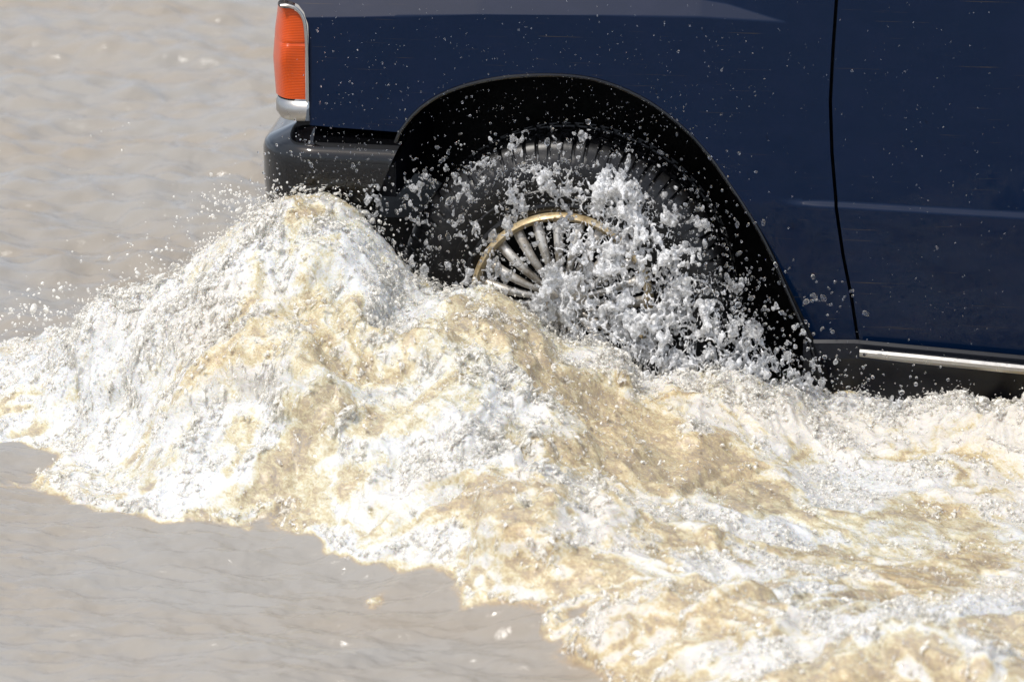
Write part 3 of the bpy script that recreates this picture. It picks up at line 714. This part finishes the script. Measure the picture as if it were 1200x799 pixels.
# lace of foam riding on the churned surface, built over it in its own height coordinate
def froth(x0, x1, y0, y1, vx, vy, hz, vh, seed, wl=(.055, .008)):
    nx, ny, nh = int((x1-x0)/vx)//2*2, int((y1-y0)/vy)//2*2, int(hz/vh)//2*2
    sh, v3 = (nx, ny, nh), (vx, vy, vh)
    na = noise3(sh, v3, wl, seed, 1.1); nb = noise3(sh, v3, wl, seed+1, 1.1); nblob = noise3(sh, v3, (.04, .007), seed+2, .9)
    xs, ys = x0+vx*np.arange(nx), y0+vy*np.arange(ny)
    XX, YY = np.meshgrid(xs.astype(np.float32), ys.astype(np.float32), indexing='ij')
    S, fo, inn = surface(XX, YY)
    hh = smooth01((S[..., 2]-.0)/.25)
    hgt = ((np.arange(nh)*vh)[None, None, :]/(hz*(.5+.5*hh))[:, :, None]).astype(np.float32)
    patch = .30*TA(XX/.9+.4, YY/.9)
    wv = inn*np.clip(fo*1.6-.40+patch, .40+.2*hh, 1.15) + inn*(1-inn)*4.0
    wv = wv[:, :, None]*np.clip(1.05-hgt, -.5, 1)
    f = np.maximum(wv*.50 - .03 - np.sqrt(na*na+nb*nb), (nblob-2.9+2.1*np.clip(wv, 0, 1.3))*.8)
    f[wv < .03] = -1
    f[(XX > -.60) & (YY > .02)] = -1
    f[:, :, :2] -= .0
    V, Qd = surface_nets(f*3, (0, 0, 0), (1, 1, 1))
    ix = np.clip(V[:, 0], 0, nx-1.001); iy = np.clip(V[:, 1], 0, ny-1.001); a = ix.astype(int); b = iy.astype(int); fx = (ix-a)[:, None]; fy = (iy-b)[:, None]
    def lerp(G): return G[a, b]*(1-fx)*(1-fy)+G[a+1, b]*fx*(1-fy)+G[a, b+1]*(1-fx)*fy+G[a+1, b+1]*fx*fy
    nr = np.stack([-np.gradient(S[..., 2], axis=0)/vx, -np.gradient(S[..., 2], axis=1)/vy, np.ones_like(fo)], -1); nr[..., :2] = np.clip(nr[..., :2], -1.5, 1.5); nr /= np.linalg.norm(nr, axis=-1, keepdims=True)
    return lerp(S) + lerp(nr)*(V[:, 2:]*vh - .004), Qd
V, Qd = froth(-1.35, 1.15, -2.05, .36, .0028, .0036, .036, .0024, 61)
print('froth', len(V))
o = mesh_obj('foam', V, Qd, frothm); tag(o, 'churned white and cream foam heaped up in front of the car', 'foam', kind='stuff')

# ---------------------------------------------------------------- droplets
def drop_mesh(seed, seg=14, rings=9):
    g = random.Random(seed); vs_ = []; fs = []
    el = g.uniform(.85, 1.5); ph = g.uniform(0, 6.28); wob = g.uniform(.03, .16)
    for i in range(rings+1):
        th = math.pi*i/rings
        for j in range(seg):
            a = 2*math.pi*j/seg; r = 1+wob*math.sin(2*a+ph)*math.sin(th)+wob*.8*math.cos(3*th+ph)
            vs_.append((r*math.sin(th)*math.cos(a), r*math.sin(th)*math.sin(a), r*math.cos(th)*el))
    for i in range(rings):
        for j in range(seg): fs.append((i*seg+j, i*seg+seg+j, i*seg+seg+(j+1) % seg, i*seg+(j+1) % seg))
    return np.array(vs_), np.array(fs)
DM = [drop_mesh(s) for s in range(8)]
dmesh = []; wmesh = []
for s in range(8):
    o = mesh_obj('water_droplet', DM[s][0], DM[s][1], dropm); dmesh.append(o.data); bpy.data.objects.remove(o)
    o = mesh_obj('water_droplet', DM[s][0], DM[s][1], frothm); wmesh.append(o.data); bpy.data.objects.remove(o)
zones = [ # place, spread x, spread y, count, radius mm (median), label key
 (560,205,60,40,90,2.6,'tyre'),(640,190,70,22,70,2.6,'tyre'),(500,240,45,50,110,2.6,'tyre'),(520,290,50,40,60,1.7,'tyre'),(740,190,40,35,70,1.7,'tyre'),(600,290,60,40,60,1.5,'rim'),(650,330,60,40,50,1.5,'rim'),
 (840,300,40,60,120,2.6,'tyre'),(880,370,35,50,110,2.6,'arch'),(800,230,35,45,70,1.5,'arch'),(920,420,35,35,90,2.0,'arch'),(965,360,30,25,25,2.6,'fender'),(985,440,30,25,40,2.0,'sill'),(1060,450,60,25,30,1.8,'sill'),
 (640,130,120,26,110,1.0,'arch'),(430,110,60,40,60,1.1,'fender'),(600,60,200,30,120,.8,'fender'),(820,100,110,60,110,.9,'fender'),(1090,150,90,110,90,.9,'door'),(1090,350,80,60,50,.9,'door'),
 (350,195,35,28,70,1.6,'bumper'),(420,200,35,30,70,1.4,'bumper'),(400,165,50,12,30,1.0,'bumper'),
 (230,290,60,45,70,1.6,'bow'),(255,240,20,22,36,2.0,'bow'),(130,350,80,22,90,2.2,'bow'),(40,370,40,12,40,2.6,'bow'),(90,560,70,30,40,1.3,'bow'),(160,200,90,60,18,1.1,'bow'),
 (1000,455,120,14,50,1.6,'sill'),(60,440,60,40,60,2.0,'bow'),(345,226,60,9,70,1.9,'crest'),(270,236,22,14,40,2.2,'crest'),(430,262,25,16,50,1.7,'crest'),(190,320,50,30,60,2.2,'bow'),(80,385,60,16,60,2.6,'bow'),(720,150,60,30,50,1.2,'arch')]
LBL = {'tyre': 'clear water droplet hanging in the air in front of the black tyre', 'rim': 'clear water droplet hanging in front of the tan wheel rim and spokes',
 'arch': 'small water droplet flying in front of the black wheel arch', 'fender': 'small water droplet flying in front of the blue front fender',
 'sill': 'water droplet flying just above the foam by the black sill', 'door': 'tiny water droplet flying in front of the blue door',
 'bumper': 'small water droplet flying in front of the black bumper', 'crest': 'white water droplet leaping off the foam crest under the bumper', 'bow': 'pale water droplet flying over grey water left of the bumper'}
allp = []
for px, py, sx, sy, cnt, r, key in zones:
    for _ in range(int(cnt*1.35)):
        x, y = random.gauss(px, sx*.75), random.gauss(py, sy*.75)
        Yd = random.uniform(-.22, -.04) if key not in ('bow', 'crest') else random.uniform(-.35, .05)
        rad = r*.001*math.exp(random.gauss(-.15, .42)); p = at(x, y, Yd)
        if p[2] < .03: continue
        if 305 < x < 365 and y < 140: continue
        allp.append((rad, p, key))
for _ in range(900):     # fine mist of specks over car and arch
    x, y = random.uniform(300, 1200), random.uniform(0, 470)
    if x > 900 and random.random() < .5: continue
    if x < 340 and y < 140: continue
    allp.append((.0007*math.exp(random.gauss(0, .35)), at(x, y, random.uniform(-.25, -.05)), 'spray'))
allp.sort(key=lambda q: -q[0])
def rot(): 
    return Matrix.Rotation(random.uniform(-.5, .5), 3, 'X') @ Matrix.Rotation(random.uniform(-1.2, 1.2), 3, 'Y')
nind = 0; sv, sf, nb_ = [], [], 0; wv_, wf_, nw_ = [], [], 0
for rad, p, key in allp:
    if key != 'spray' and nind < 290:
        o = bpy.data.objects.new('water_droplet', (wmesh if key in ('bow', 'crest') else dmesh)[nind % 8]); col.objects.link(o)
        o.location = p; o.scale = (rad,)*3; o.rotation_euler = rot().to_euler()
        tag(o, LBL[key], 'water droplet', 'water droplets thrown into the air'); nind += 1
    else:
        v, f = DM[random.randrange(8)]; m3_ = np.array(rot())
        if key in ('bow', 'crest'): wv_.append(v@m3_.T*rad+p); wf_.append(f+nw_); nw_ += len(v)
        else: sv.append(v@m3_.T*rad+p); sf.append(f+nb_); nb_ += len(v)
o = mesh_obj('water_spray', np.concatenate(sv), np.concatenate(sf), dropm)
tag(o, 'fine spray of tiny water drops around the wheel and bumper', 'spray', kind='stuff')
o = mesh_obj('water_spray', np.concatenate(wv_), np.concatenate(wf_), frothm)
tag(o, 'white spray of small drops over the bow wave left of the wheel', 'spray', kind='stuff')
